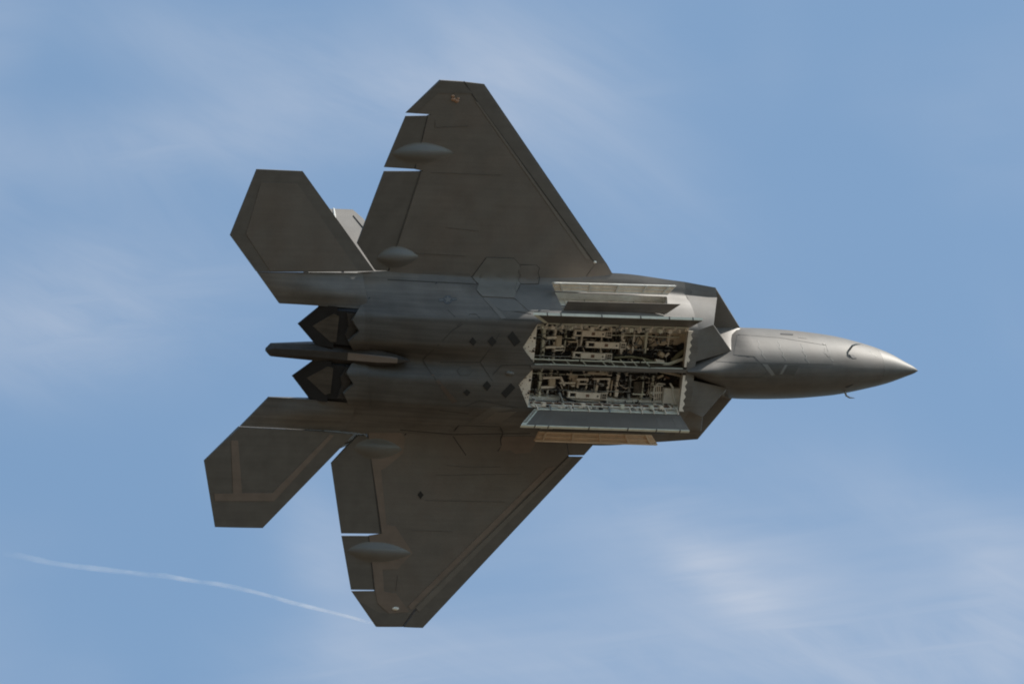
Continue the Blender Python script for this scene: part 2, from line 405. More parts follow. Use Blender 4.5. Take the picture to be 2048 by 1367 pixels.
# ------------------------------------------------------------------ the aircraft
jet = bpy.data.objects.new("fighter_jet", None); C.objects.link(jet); jet.matrix_world = JET_M
jet['label'] = "dark grey twin-tailed fighter jet banking overhead with its weapons bay doors open"; jet['category'] = "jet"

# --- fuselage: loft, then cut out the bays
def body_ring(x):
    r = interp(BODY, x); Y = r[8]; ring = []
    K = 40
    for i in range(-K, K+1):
        y = Y*i/K; ring.append((x, y, body_z(x, y)))
    top = .85-.10*max(0, -x)/1.0*0.6
    for i in range(1, 14):
        a = math.pi*i/14; y = Y*math.cos(a); ring.append((x, y, r[7]+.03+(top*math.sin(a)**1.5)))
    return ring
xs = [4.5, 4.37, 4.24, 4.12, 4.0]+[4.0-.25*i for i in range(1, 33)]+[-4.15, -4.32]
b = MB(); b.loft([body_ring(x) for x in xs])
fus = b.build("fuselage", BELLY, jet, 28)
def cutter(rings):
    c = MB(); c.loft(rings); o = c.build("cutter", BELLY, None, None); o.parent = jet; return o
BAY = [(-.23, .46), (.12, 1.04), (4.22, 1.07), (4.235, .045), (.12, .04)]
BAYT = [(.10, .46), (.13, .80), (4.42, .80), (4.42, .07), (.13, .07)]
ZC = -.38
cuts = []
for s in (1, -1):
    o = [(x, s*y) for x, y in BAY]; t = [(x, s*y) for x, y in BAYT]
    cuts.append(cutter([[(x, y, -1.6) for x, y in o], [(x, y, -.93) for x, y in o], [(x, y, ZC) for x, y in t]]))
    # side bay in the flank: mouth on the sloping flank, pushed inward and up
    inn = Vector((0, -.70*s, .72)); m0 = [Vector(p) for p in ((.86, s*1.36, -.72), (3.70, s*1.37, -.71), (3.90, s*1.72, -.27), (.80, s*1.73, -.28))]
    cuts.append(cutter([[p-inn*.25 for p in m0], [p+inn*.34 for p in m0]]))
for o in cuts:
    md = fus.modifiers.new("cut", 'BOOLEAN'); md.operation = 'DIFFERENCE'; md.solver = 'EXACT'; md.object = o
bpy.context.view_layer.update()
dg = bpy.context.evaluated_depsgraph_get()
me = bpy.data.meshes.new_from_object(fus.evaluated_get(dg)); old = fus.data
fus.modifiers.clear(); fus.data = me; me.name = "fuselage"
me.polygons.foreach_set('use_smooth', [True]*len(me.polygons)); me.set_sharp_from_angle(angle=D2R(28))
for o in cuts: bpy.data.objects.remove(o, do_unlink=True)

# --- nose (forebody and radome)
def nose_ring(x, part):
    w, zc, d, u = interp(NOSET, x); ring = []; K = 22
    wu = w if x > 6.4 else interp(((4.25, .95), (6.4, .875)), x)[0]; zu = zc if x > 6.4 else interp(((4.25, .30), (6.4, .28)), x)[0]
    for i in range(2*K+1):
        a = math.pi*(i/(2*K)-0.5); sy = math.sin(a); y = w*(1 if sy >= 0 else -1)*abs(sy)**(2/NP)
        z = zc-d*abs(math.cos(a))**(2/NP); ring.append((x, y, z))
    for i in range(0, 13):
        a = math.pi*i/12; ring.append((x, wu*math.cos(a), zu+.004+u*math.sin(a)))
    return ring
XR = 10.02
xs = [4.25+.2*i for i in range(29)]; xs = [x for x in xs if x < XR-.05]+[XR]
b = MB(); b.loft([nose_ring(x, 0) for x in xs]); nose = b.build("nose", NOSE, jet, 35)
b = MB(); b.loft([nose_ring(x, 0) for x in (XR+.004, 10.2, 10.35, 10.5, 10.65, 10.78, 10.88, 10.96, 11.03, 11.08, 11.115, 11.137)])
rad = b.build("radome", RADOME, jet, 35)
# canopy and spine, on the far side
b = MB(); b.loft([[(x, y, z) for y, z in [(w*math.cos(math.pi*i/12), z0+h*math.sin(math.pi*i/12)) for i in range(13)]]
                  for x, w, z0, h in ((4.4, .1, 1.0, .05), (4.9, .40, .98, .30), (5.7, .52, .98, .52), (6.6, .54, .96, .52), (7.4, .42, .93, .34), (8.0, .05, .93, .03))])
b.build("canopy", GLASS, jet, 40)

# --- intakes
for s in (1, -1):
    rear, lip = cowl_rings(); rings = []; NR = len(lip)
    f = lambda p: (p[0], s*p[1], p[2])
    for i in range(9):
        t = i/8; ring = []
        for k, (a, c) in enumerate(zip(rear, lip)):
            ring.append(f(lerp(a, c, t)))
        rings.append(ring)
    cx = [sum(LIP[q][i] for q in LIP)/5 for i in range(3)]
    inner = []
    for t, sh in ((0, .965), (.0, .93), (.35, .90), (1.0, .86)):
        rr = []
        cr = [sum(p[i] for p in rear)/NR for i in range(3)]
        for a, c in zip(rear, lip):
            q = lerp(c, (a[0]+.15, a[1], a[2]), t); cc = lerp(cx, (cr[0]+.15, cr[1], cr[2]), t)
            q = lerp(cc, q, sh)
            if sh == .93: q = (q[0]-.05, q[1], q[2])
            rr.append(f(q))
        inner.append(rr)
    b = MB()
    I = [[b.V(p) for p in r] for r in rings+inner]
    for j, (A, B) in enumerate(zip(I, I[1:])):
        for k in range(NR): b.idx((A[k], A[(k+1) % NR], B[(k+1) % NR], B[k]), 1 if j >= 9 else 0)
    b.idx(I[0][::-1], 0); b.idx(I[-1], 2)  # end cap coloured dark to stand for the shade of a deep duct
    b.build("air_intake", [COWL, PAINT, VENT], jet, 22)

# --- wings with their moving surfaces
STAR = dict(
    box=[(927, 163), (880, 160), (811, 225.5), (862, 228.5), (855, 231), (829, 338), (846, 341), (841, 342), (787, 508), (775, 545), (775, 575), (1150, 575), (1188, 527), (946, 193)],
    lef=[(927.7, 163.2), (968, 168), (1211.5, 524.8), (1188.6, 525.4), (946.9, 192.6)],
    root=[(1190, 524.6), (1212, 524.9), (1224, 546), (1224, 580), (1152, 577)],
    ail=[(811, 232), (854, 231.5), (828, 337.5), (768, 334)],
    flap=[(768, 342), (840, 342.5), (786, 508), (774, 540), (751, 540), (714, 486)],
    fair=[((783, 307), (908, 305), 21), ((752, 514), (836, 512), 21)])
PORT = dict(
    box=[(804, 1252), (752, 1252), (702.5, 1181), (750, 1181), (748, 1178), (738, 1071), (765, 1067), (761, 1066), (736, 874), (730, 862), (730, 835), (1120, 835), (1136, 910), (826, 1221)],
    lef=[(806.5, 1252.5), (845, 1254.5), (1166, 912.5), (1137, 912.5), (828, 1222)],
    root=[(1137, 909), (1167.5, 909.5), (1185, 890), (1190, 850), (1122, 837)],
    ail=[(702, 1178), (747, 1178), (737, 1071), (683, 1070.5)],
    flap=[(682.5, 1065.5), (760, 1065.5), (735, 874), (729, 869.5), (714, 870), (662, 925)],
    fair=[((693, 1100), (826, 1105), 21), ((705, 894), (806, 897), 21)])
def fairing(p0, p1, halfpx, parent):
    a = Vector(wp(*p0)+(0,)); c = Vector(wp(*p1)+(0,)); d = c-a; n = Vector((-d.y, d.x, 0)).normalized(); hw = halfpx/80.0*1.12
    rings = []
    for i in range(25):
        t = i/24; w = max(.012, hw*(math.sin(math.pi*t**0.85)**0.75)); h = .145*(math.sin(math.pi*t**0.8)**1.15)
        m = a+d*t; ring = []
        for k in range(17):
            v = -1+2*k/16; p = m+n*(w*v)
            ring.append((p.x, p.y, wing_z(p.x, p.y)+.006-h*(0.5+0.5*math.cos(math.pi*v))**0.8))
        ring += [(ring[-1][0], ring[-1][1], ring[-1][2]+.06), (ring[0][0], ring[0][1], ring[0][2]+.06)]
        rings.append(ring)
    b = MB(); b.loft(rings); return b.build("actuator_fairing", FAIRP, parent, 50)
for side, Q in (('s', STAR), ('p', PORT)):
    W2 = lambda k: [wp(*p) for p in Q[k]]
    mid = lambda x, y: wing_mid(y)
    wing = slab("wing", W2('box'), PAINT, jet, mid, wing_thk, 5)
    slab("leading_edge_flap", W2('lef'), EDGE, wing, mid, wing_thk, 4)
    slab("wing_root", W2('root'), PAINT, wing, mid, wing_thk, 4)
    slab("aileron", W2('ail'), EDGE, wing, mid, wing_thk, 4)
    slab("flaperon", W2('flap'), EDGE, wing, mid, wing_thk, 4)
    for fr in Q['fair']: fairing(*fr, wing)
    wingline = lambda nm, pts, w, m=SEAM: skin_line(nm, pts, w, m, wing, wing_z, 0.006, 20)
    FAINT = ([[(862, 345), (1002, 350)], [(812, 505), (930, 512)], [(870, 240), (870, 255), (936, 252)], [(893, 455), (958, 462)]] if side == 's' else
             [[(823, 1060), (905, 1062)], [(850, 1000), (1010, 1003)], [(872, 950), (1040, 947)], [(893, 930), (940, 934), (1000, 933)], [(795, 1150), (792, 1180)], [(905, 1130), (1060, 985)]])
    for ln in FAINT: wingline("panel_joint", ln, .010, FSEAM)
    wingplate = lambda nm, pts, m, off=.008, cuts=4: skin_plate(nm, pts, m, wing, wing_z, off, .02, cuts)
    if side == 's':
        wingline("hinge_seam", [(928, 163), (947, 193), (1189, 525)], .026)
        wingline("hinge_seam", [(855, 231), (829, 338)], .014, HINGE); wingline("hinge_seam", [(841, 341), (787, 508), (776, 541)], .014, HINGE)
        wingplate("edge_coating", [(926, 166), (945, 187), (876, 187), (833, 226), (814, 225), (881, 162)], EDGE)
        wingplate("coating_strip", [(948, 200), (956, 205), (1180, 518), (1172, 518)], STRIPE, .008)
        b = MB(); p = ray_to(907, 199, wing_z)
        for q, r in (((0, 0), .05), ((.09, .03), .05), ((-.03, -.08), .035), ((.12, -.03), .03)):
            b.loft([[(p.x+q[0]+r*1.5*math.sin(u)*math.cos(v), p.y+q[1]+r*math.sin(u)*math.sin(v), p.z+.01-.045*math.cos(u)) for v in [i*math.pi/4 for i in range(8)]] for u in (.2, .7, 1.2, 1.57)])
        b.build("navigation_light", LENSR, wing, 60)
    else:
        wingline("hinge_seam", [(805, 1252), (827, 1221), (1137, 911)], .024)
        wingline("hinge_seam", [(748, 1178), (737, 1071)], .014, HINGE); wingline("hinge_seam", [(761, 1066), (736, 874)], .018, HINGE)
        wingplate("coating_strip", [(838, 1222), (831, 1214), (1137, 913), (1147, 913)], STRIPE, .012)
        wingplate("coating_strip", [(822, 1218), (816, 1211), (1095, 935), (1112, 932)], BROWN, .009)
        wingplate("edge_coating", [(803, 1249), (754, 1249), (720, 1203), (742, 1215), (760, 1226), (822, 1226)], EDGE)
        wingplate("primer_patch", [(738, 860), (800, 860), (810, 876), (806, 906), (770, 936), (762, 939), (773, 1048), (791, 1052), (825, 1105), (795, 1137), (765, 1138), (768, 1182), (792, 1185), (818, 1222), (778, 1226), (755, 1205), (750, 1180), (738, 1070), (764, 1066), (737, 880)], BROWN, .009, 4)
        wingplate("antenna_window", [(841, 981), (847, 989), (841, 997), (835, 989)], VENT, .008, 0)
        b = MB(); p = ray_to(791, 1216, wing_z)
        b.loft([[(p.x+.10*math.sin(u)*math.cos(v), p.y+.05*math.sin(u)*math.sin(v), p.z+.01-.06*math.cos(u)) for v in [i*math.pi/5 for i in range(10)]] for u in (.2, .7, 1.2, 1.57)])
        b.build("navigation_light", LENSW, wing, 60)
b = MB(); p = ray_to(1190, 524, wing_z)
b.loft([[(p.x+.045*math.sin(u)*math.cos(v), p.y+.035*math.sin(u)*math.sin(v), p.z+.01-.05*math.cos(u)) for v in [i*math.pi/5 for i in range(10)]] for u in (.2, .7, 1.2, 1.57)])
b.build("position_light", LENSW, jet, 60)

# --- stabilators
for pts, inner, strips in (([(513, 338), (605, 342), (748, 541.6), (513, 542.8), (460, 470)], [(522, 365), (594, 366), (716, 541), (540, 541), (492, 468)], ()),
                   ([(478.5, 852.3), (408, 920), (430, 1053), (525, 1055), (707, 868), (640, 861.5), (560, 856.6)], [(462, 880), (476, 880), (484, 985), (545, 985), (660, 868), (668, 870), (548, 1001), (430, 1001), (428, 986), (466, 986)], ())):
    q = [tuple(at(px, py, .05).xy) for px, py in pts]
    sz = lambda x, y: .05
    def st(x, y, q=q):
        a = abs(y); te = -8.0+abs(a-2.75)*.33; le = -3.95-(a-2.0)*.93; c = min(1, max(0, (le-x)/max(.3, le-te)))
        return .02+.13*max(0, 1-(a-1.9)/3.2)*math.sin(math.pi*c)**.8
    stb = slab("stabilator", q, EDGE, jet, sz, st, 5)
    skin_plate("coating_patch", inner, PAINT if len(pts) == 5 else BROWN, stb, lambda x, y: .05-st(x, y)/2, .008, .02, 4)

# --- tail booms
for s in (1, -1):
    r = interp(BODY, -4.3); n = 13; rings = []
    for j in range(11):
        t = j/10; ring = []
        for k in range(n):
            u = k/(n-1); xi = -4.2+( -6.35+4.2)*t; xo = -4.2+(-7.02+4.2)*t; x = xi+(xo-xi)*u
            y = (1.16+(1.15-1.16)*t)*(1-u)+(1.95+(1.89-1.95)*t)*u
            zf = body_z(-4.3, y); zt = .0
            hump = -.20*math.sin(math.pi*min(1, u*1.05))**1.5*math.sin(math.pi*min(1, (t*.75+.18)))
            ring.append((x, s*y, zf*(1-t)**1.3+zt*(1-(1-t)**1.3)+hump*(1-t)**.5-.02))
        for k in range(n-1, -1, -1):
            u = k/(n-1); xi = -4.2+(-6.35+4.2)*t; xo = -4.2+(-7.02+4.2)*t; x = xi+(xo-xi)*u
            y = (1.16-.01*t)*(1-u)+(1.95-.06*t)*u
            ring.append((x, s*y, .12+.18*(1-t)*math.sin(math.pi*u)-.08*t))
        rings.append(ring)
    b = MB(); b.loft(rings); boom = b.build("tail_boom", BELLY, jet, 35)

# --- fins
for s in (1, -1):
    ca, sa = math.sin(D2R(27)), math.cos(D2R(27))
    def fp(x, h, off=0.0): 
        hh = h/1.0; return (x, s*(1.75+.51*hh+off*.89), .25+hh-off*.45)
    def finslab(name, pts, t0, t1, parent, m=PANEL):
        b = MB(); o = [fp(x, h, t0+(t1-t0)*h/2.46) for x, h in pts]; i = [fp(x, h, -(t0+(t1-t0)*h/2.46)) for x, h in pts]
        b.hexa(o, i); return b.build(name, m, parent, 30)
    fin = finslab("tail_fin", [(-2.95, .0), (-3.28, 2.12), (-3.44, 2.46), (-3.93, 2.46), (-4.62, .0)], .12, .03, jet, NOSE)
    finslab("rudder", [(-3.955, 2.46), (-4.9, 2.46), (-5.75, 1.1), (-5.5, .05), (-4.60, .05)], .07, .025, fin, NOSE)
    b = MB(); o1, o2 = fp(-3.52, 2.22, .045), fp(-3.30, 1.2, .09)
    b.tube([o1, o2], .013, 6); b.build("fin_seam", SEAM, fin, 40)
    b = MB(); b.tube([fp(-3.942, 2.475, .02), fp(-4.15, 1.75, .052)], .026, 6); b.build("rudder_hinge", WHITE, fin, 40)

# --- engine nozzles
for s in (1, -1):
    noz = MB()
    # dark duct shell between boom and centre body
    y0, y1 = .16, 1.18
    rings = []
    for x, zb, zt in ((-4.0, -.48, .55), (-4.45, -.485, .50), (-5.0, -.285, .36), (-5.22, -.14, .22)):
        rings.append([(x, s*y0, zb+.16), (x, s*(y0+.10), zb), (x, s*(y1-.10), zb), (x, s*y1, zb+.16), (x, s*y1, zt), (x, s*y0, zt)])
    noz.loft(rings); nz = noz.build("engine_nozzle", HOT, jet, 20)
    def nz_z(x, y): return interp(((-5.75, .12), (-5.35, -.11), (-5.0, -.30), (-4.45, -.50), (-4.0, -.50)), x)[0]
    def nplate(name, pts, m, dz):
        b = MB(); n = len(pts); lo = [(x, s*y, nz_z(x, y)-dz) for x, y in pts]; hi = [(x, s*y, nz_z(x, y)+.05) for x, y in pts]
        b.hexa(lo, hi); return b.build(name, m, nz, 20)
    nplate("nozzle_flap", [(-5.30, .17), (-5.74, .64), (-5.30, 1.17), (-4.95, 1.17), (-4.95, .17)], HOT, .006)
    nplate("flap_panel", [(-5.02, .30), (-5.44, .64), (-5.02, 1.0), (-4.90, .95), (-4.90, .32)], HOTTAN, .014)
    nplate("flap_panel", [(-4.60, .28), (-4.72, .52), (-4.66, .72), (-4.74, 1.05), (-4.50, 1.05), (-4.46, .7), (-4.52, .28)], HOTBR, .012)
    saw = [(740, 604), (721, 611), (704, 640), (718, 662), (697, 682), (707, 700), (740, 706)] if s < 0 else [(735, 719), (703, 727), (692, 745), (707, 767), (687, 786), (697, 808), (740, 812)]
    skin_plate("aft_shroud", saw, BELLY, nz, low_z, .03, .06, 4)

# --- centre sting between the nozzles
rings = []
for x, w, zb, zt, in ((-6.56, .03, .00, .06), (-6.42, .155, -.05, .10), (-5.4, .20, -.18, .2), (-4.6, .23, -.40, .2), (-3.9, .20, -.66, .1), (-3.45, .12, -.79, 0), (-3.1, .02, -.80, 0)):
    rings.append([(x, -w, zb+.10*w/.2), (x, -w*.35, zb-.05), (x, w*.45, zb-.05), (x, w, zb+.06*w/.2), (x, w, zt), (x, -w, zt)])
b = MB(); b.loft(rings); sting = b.build("tail_sting", HOTBR, jet, 20)
rings2 = [[(x, y*.92, z-.008) for x, y, z in r[:4]]+[(r[3][0], r[3][1]*.9, r[3][2]+.02), (r[0][0], r[0][1]*.9, r[0][2]+.02)] for r in rings[3:6]]
b = MB(); b.loft(rings2); b.build("sting_panel", BROWN, sting, 20)

# ------------------------------------------------------------------ belly marks and panels
BL = lambda nm, pts, w=.022, m=SEAM: skin_line(nm, pts, w, m, fus, low_z)
BP = lambda nm, pts, m, off=.006, cuts=2: skin_plate(nm, pts, m, fus, low_z, off, .03, cuts)
BP("access_panel", [(943.6, 554.8), (972.7, 515), (1027.5, 516.6), (1039, 530), (1040, 535.7), (1035, 543), (1040, 550.6), (1035, 559), (1040, 568), (1026.7, 596.3), (964.4, 593), (952.8, 580.5), (956, 568)], PANEL, .018, 3)
BL("panel_seam", [(943.6, 554.8), (972.7, 515), (1027.5, 516.6), (1039, 530), (1040, 535.7), (1035, 543), (1040, 550.6), (1035, 559), (1040, 568), (1026.7, 597)], .03)
BP("access_panel", [(1042, 530), (1072, 530), (1078, 536), (1075, 545), (1078, 555), (1076, 567), (1042, 567), (1037, 559), (1042, 550.6), (1037, 543)], PAINT, .008)
BL("panel_seam", [(1041, 529), (1073, 530), (1079, 536), (1076, 545), (1079, 555), (1077, 568), (1041, 568)], .02)
BP("access_panel", [(832, 561), (846, 543), (938, 546), (942, 555), (953, 567)], EDGE, .006)
BL("panel_seam", [(775, 559), (955, 568.5)], .03)
BP("access_panel", [(1030, 597), (1042, 570), (1104, 570), (1104, 600), (1098, 622), (1058, 622)], PANELB, .006, 3)
BL("panel_seam", [(1028, 597), (1072, 624), (1110, 626)], .02)
BL("panel_seam", [(1000, 618), (1062, 627)], .03, SEAM)
BP("gear_recess_shade", [(966, 594.5), (1026, 597.5), (1052, 622), (1004, 622)], PANELB, .004, 2)  # flat plate, darker for the shade below the panel edge
BP("panel_edge_shade", [(966, 596), (975, 595.5), (1012, 636), (1003, 638)], EDGE, .007, 2)  # shadow of the raised panel edge, painted as a flat strip
BL("panel_seam", [(1003, 638), (1070, 640)], .02)
BL("panel_seam", [(896, 620), (922, 645), (914, 652)], .022); BL("panel_seam", [(932, 639), (939, 628), (952, 628), (960, 636)], .018)
BL("panel_seam", [(845, 719), (876, 690), (905, 660), (925, 648)], .025); BL("panel_seam", [(845, 719), (862, 746), (905, 803)], .03)
BL("panel_seam", [(880, 724), (960, 724), (977, 750), (985, 762)], .022); BL("panel_seam", [(960, 724), (985, 690), (1000, 665)], .02)
BL("panel_seam", [(1003, 730), (1060, 730)], .02); BL("panel_seam", [(1003, 730), (985, 750)], .018)
BL("panel_seam", [(878, 820), (938, 827)], .022); BL("panel_seam", [(960, 800), (1035, 815)], .018); BL("panel_seam", [(960, 800), (930, 812)], .018)
BL("panel_seam", [(908, 862), (918, 850), (1000, 853), (1006, 866), (1001, 880), (1003, 892), (995, 902)], .022); BL("panel_seam", [(906, 872), (932, 910)], .025)
BL("panel_seam", [(800, 859), (905, 868), (1060, 866)], .03)
BP("primer_patch", [(1002, 872), (1066, 872), (1072, 884), (1060, 905), (1032, 907), (1020, 900), (998, 901), (1003, 890)], BROWN, .005)
BP("primer_patch", [(862, 749), (867.5, 748), (914.6, 802), (904.5, 806)], STAIN, .006)
BP("access_panel", [(914, 742), (922, 733), (940, 733), (945, 741), (938, 750), (921, 750)], PANELD, .008, 2)
BL("panel_seam", [(914, 742), (922, 733), (940, 733), (945, 741), (938, 750), (921, 750), (914, 742)], .018)
BP("gear_recess_shade", [(934, 845), (985, 812), (1030, 816), (992, 824), (960, 845), (997, 847)], EDGE, .006)  # flat plate in a darker coat, painting the shade of the recess
BP("gear_door", [(962, 844), (992, 824), (1034, 822), (1000, 846)], PAINT, .006, 2)
for d in ([(1025, 662), (1041, 683), (1029, 692.5), (1015, 673)], [(984, 672), (993, 683), (984, 692.5), (975, 682)], [(945, 674), (953, 683), (946.5, 691), (938, 683)],
          [(1021.5, 766), (1030.5, 774.6), (1011, 795.5), (1002, 786)], [(974, 761), (982, 771), (974, 781), (965, 771)], [(933.6, 778), (941, 784), (933.6, 791.7), (926.5, 784)]):
    BP("diamond_window", d, VENT, .010, 1)
for dd in ((872, 566), (738, 596), (810, 868)):
    BP("drain_vent", [(dd[0]-2, dd[1]+1.5), (dd[0]+1, dd[1]-1.5), (dd[0]+3, dd[1]-1.5), (dd[0], dd[1]+1.5)], VENT, .008, 0)
b = MB(); p = ray_to(1020, 746, low_z)
b.loft([[(p.x+.12*math.sin(u)*math.cos(v), p.y+.055*math.sin(u)*math.sin(v), p.z+.01-.06*math.cos(u)) for v in [i*math.pi/5 for i in range(10)]] for u in (.2, .7, 1.2, 1.57)])
b.build("antenna_blister", FAIRP, fus, 60)
# boom paint
BOP = None
# roundel on the starboard nacelle
cx, cy = 895.5, 599.0; rot = D2R(4)
def rp(u, v): return (cx+u*math.cos(rot)+v*math.sin(rot), cy+u*math.sin(rot)*-1*-1*0+v*math.cos(rot)-u*math.sin(rot))
BP("roundel", [rp(9*math.cos(i*math.pi/8), 9*math.sin(i*math.pi/8)) for i in range(16)], INSG, .006, 1)
BP("roundel_bar", [rp(-18, -3), rp(-9, -3), rp(-9, 3), rp(-18, 3)], INSG, .005, 1)
BP("roundel_bar", [rp(9, -3), rp(18, -3), rp(18, 3), rp(9, 3)], INSG, .005, 1)
BP("bar_stripe", [rp(-17, -.8), rp(-9, -.8), rp(-9, .9), rp(-17, .9)], INSL, .008, 1)
BP("bar_stripe", [rp(9, -.8), rp(17, -.8), rp(17, .9), rp(9, .9)], INSL, .008, 1)
BP("roundel_star", [rp((8.2 if i % 2 == 0 else 3.3)*math.sin(i*math.pi/5), -(8.2 if i % 2 == 0 else 3.3)*math.cos(i*math.pi/5)) for i in range(10)], INSL, .012, 0)

# ------------------------------------------------------------------ nose marks
NL = lambda nm, pts, w=.02, m=NSEAM: skin_line(nm, pts, w, m, nose, nose_z, .004, 10)
NPl = lambda nm, pts, m, off=.005, cuts=2: skin_plate(nm, pts, m, nose, nose_z, off, .02, cuts)
NL("panel_seam", [(1433, 722), (1525, 726), (1665, 728)], .024)
NL("panel_seam", [(1665, 728), (1655, 700), (1652, 690), (1560, 675), (1475, 668.5), (1467, 709), (1508, 712)], .016)
NL("panel_seam", [(1508, 712), (1530, 735), (1535, 744), (1520, 754), (1450, 754)], .02)
for x0, y0 in ((1515, 680), (1556, 682), (1602, 688)):
    NL("sealant_seam", [(x0, y0), (x0+5, y0+9), (x0+3, y0+14), (x0+11, y0+24), (x0+9, y0+29), (x0+17, y0+38)], .026, LSEAM)
NL("sealant_seam", [(1650, 706), (1656, 712), (1667, 722)], .02, LSEAM); NL("sealant_seam", [(1726, 690), (1740, 702), (1753, 713)], .03, LSEAM)
NL("panel_seam", [(1649, 696), (1648, 706)], .014)
NPl("paint_chevron", [(1537, 729), (1568, 729), (1556, 749), (1550, 749)], PANELD); NPl("paint_chevron", [(1577, 730), (1599, 730), (1588, 750), (1567, 747)], PANELD)
NPl("sealant_stripe", [(1524, 727), (1535, 728), (1551, 749), (1543, 751)], LSEAM, .003); NPl("sealant_stripe", [(1570, 729), (1575, 729), (1565, 747), (1559, 749)], LSEAM, .003)
NPl("antenna_window", [(1698, 709), (1706, 709), (1713, 716), (1705, 716.5)], VENT, .008, 1)
NPl("antenna_window", [(1645, 687), (1649, 686), (1652, 688), (1648, 689.5)], VENT, .008, 1)
NPl("louvre_slot", [(1561, 666), (1586, 667.3), (1586, 670), (1561, 668.6)], VENT, .008, 1)
NPl("antenna_window", [(1690, 774), (1700, 770), (1706, 768), (1697, 774)], VENT, .008, 1)
for i in range(4):
    NPl("stencil_mark", [(1597+i*4.6, 672.6+i*.5), (1599.6+i*4.6, 672.9+i*.5), (1599.4+i*4.6, 675.6+i*.5), (1596.9+i*4.6, 675.3+i*.5)], EDGE, .006, 0)
# air data probes: a curved blade each side
p = ray_to(1700, 697, nose_z); q = normal_at(nose_z, p)
b = MB(); b.tube([p-q*.03, p+q*.10+Vector((.01, 0, 0)), p+q*.15+Vector((.08, 0, 0)), p+q*.16+Vector((.22, 0, 0))], [.03, .026, .02, .006], 7); b.build("air_data_probe", STEEL, nose, 40)
p = Vector((p.x, -p.y, p.z)); q = Vector((q.x, -q.y, q.z))
b = MB(); b.tube([p-q*.03, p+q*.10+Vector((.01, 0, 0)), p+q*.15+Vector((.08, 0, 0)), p+q*.16+Vector((.22, 0, 0))], [.03, .026, .02, .006], 7); b.build("air_data_probe", STEEL, nose, 40)

# ------------------------------------------------------------------ main weapons bays
def bay_liner(s):
    e = .012; o = [(x, s*y) for x, y in BAY]; t = [(x, s*y) for x, y in BAYT]
    b = MB(); zc = ZC-e; zb = -.95
    ring0 = [(.125, s*1.03), (4.20, s*1.055), (4.215, s*.058), (.125, s*.053)]; ring1 = [(.145, s*.785), (4.40, s*.785), (4.40, s*.085), (.145, s*.085)]
    B = [(x, y, zb+.03) for x, y in ring0]; Tt = [(x, y, zc) for x, y in ring1]
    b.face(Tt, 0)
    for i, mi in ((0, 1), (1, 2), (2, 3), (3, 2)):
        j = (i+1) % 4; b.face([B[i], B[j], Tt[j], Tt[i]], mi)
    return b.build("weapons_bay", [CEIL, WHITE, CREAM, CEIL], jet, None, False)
bays = {1: bay_liner(1), -1: bay_liner(-1)}
def zpt(px, py, z): return at(px, py, z)
def tubepx(name, pts, z, r, m, parent, n=7, dz=None):
    b = MB(); P = [at(q[0], q[1], q[2] if len(q) > 2 else z) for q in pts]
    # round the corners
    if len(P) > 2:
        Q = [P[0]]
        for i in range(1, len(P)-1):
            a, c, d = P[i-1], P[i], P[i+1]
            for t in (0.25, .5, .75):
                u = a.lerp(c, .6+.4*t*1.0) if t < .5 else (c if t == .5 else c.lerp(d, .2))
                Q.append((a.lerp(c, .8)*(1-t)**2+c*2*t*(1-t)+c.lerp(d, .2)*t*t))
        Q.append(P[-1]); P = Q
    b.tube(P, r, n); return b.build(name, m, parent, 60)
def barpx(name, p0, p1, w, z, h, m, parent):
    a, c = at(*p0, z), at(*p1, z); d = (c-a); L_ = d.length; ang = math.atan2(d.y, d.x)
    b = MB(); b.box(((a.x+c.x)/2, (a.y+c.y)/2, z), (L_, w, h), 0, ang); return b.build(name, m, parent, 30)
# aft lips (riveted triangles) and the serrated forward lips
for s in (1, -1):
    P = bays[s]
    tri = [(-.225, .46), (.13, 1.02), (.15, .085)]
    b = MB(); b.plate([(x, s*y) for x, y in tri], -.925, -.90); lip = b.build("bay_lip", CREAM, P, 30)
    for i in range(14):
        u, v = rnd.random(), rnd.random()
        if u+v > 1: u, v = 1-u, 1-v
        x = tri[0][0]+u*(tri[1][0]-tri[0][0])+v*(tri[2][0]-tri[0][0]); y = tri[0][1]+u*(tri[1][1]-tri[0][1])+v*(tri[2][1]-tri[0][1])
        r = MB(); r.box((x, s*y, -.929), (.022, .022, .012)); r.build("rivet", MARK, lip, None)
    for y in (.36, .68):
        r = MB(); r.box((.10, s*y, -.930), (.05, .05, .012)); r.build("latch", VENT, lip, None)
    b = MB(); ys = [.10+.09*i for i in range(11)]; edge = []
    for i, y in enumerate(ys): edge.append((4.24+(.0 if i % 2 else .055) + .01, y))
    poly = [(4.17, .10), (4.17, 1.0)]+edge[::-1]
    b.plate([(x, s*y) for x, y in poly], -1.035, -1.01); b.build("serrated_lip", CREAM, P, 30)
kb = MB(); kb.box((2.15, 0, -1.01), (4.25, .07, .10)); kb.build("keel_beam", PAINT, jet, 30)

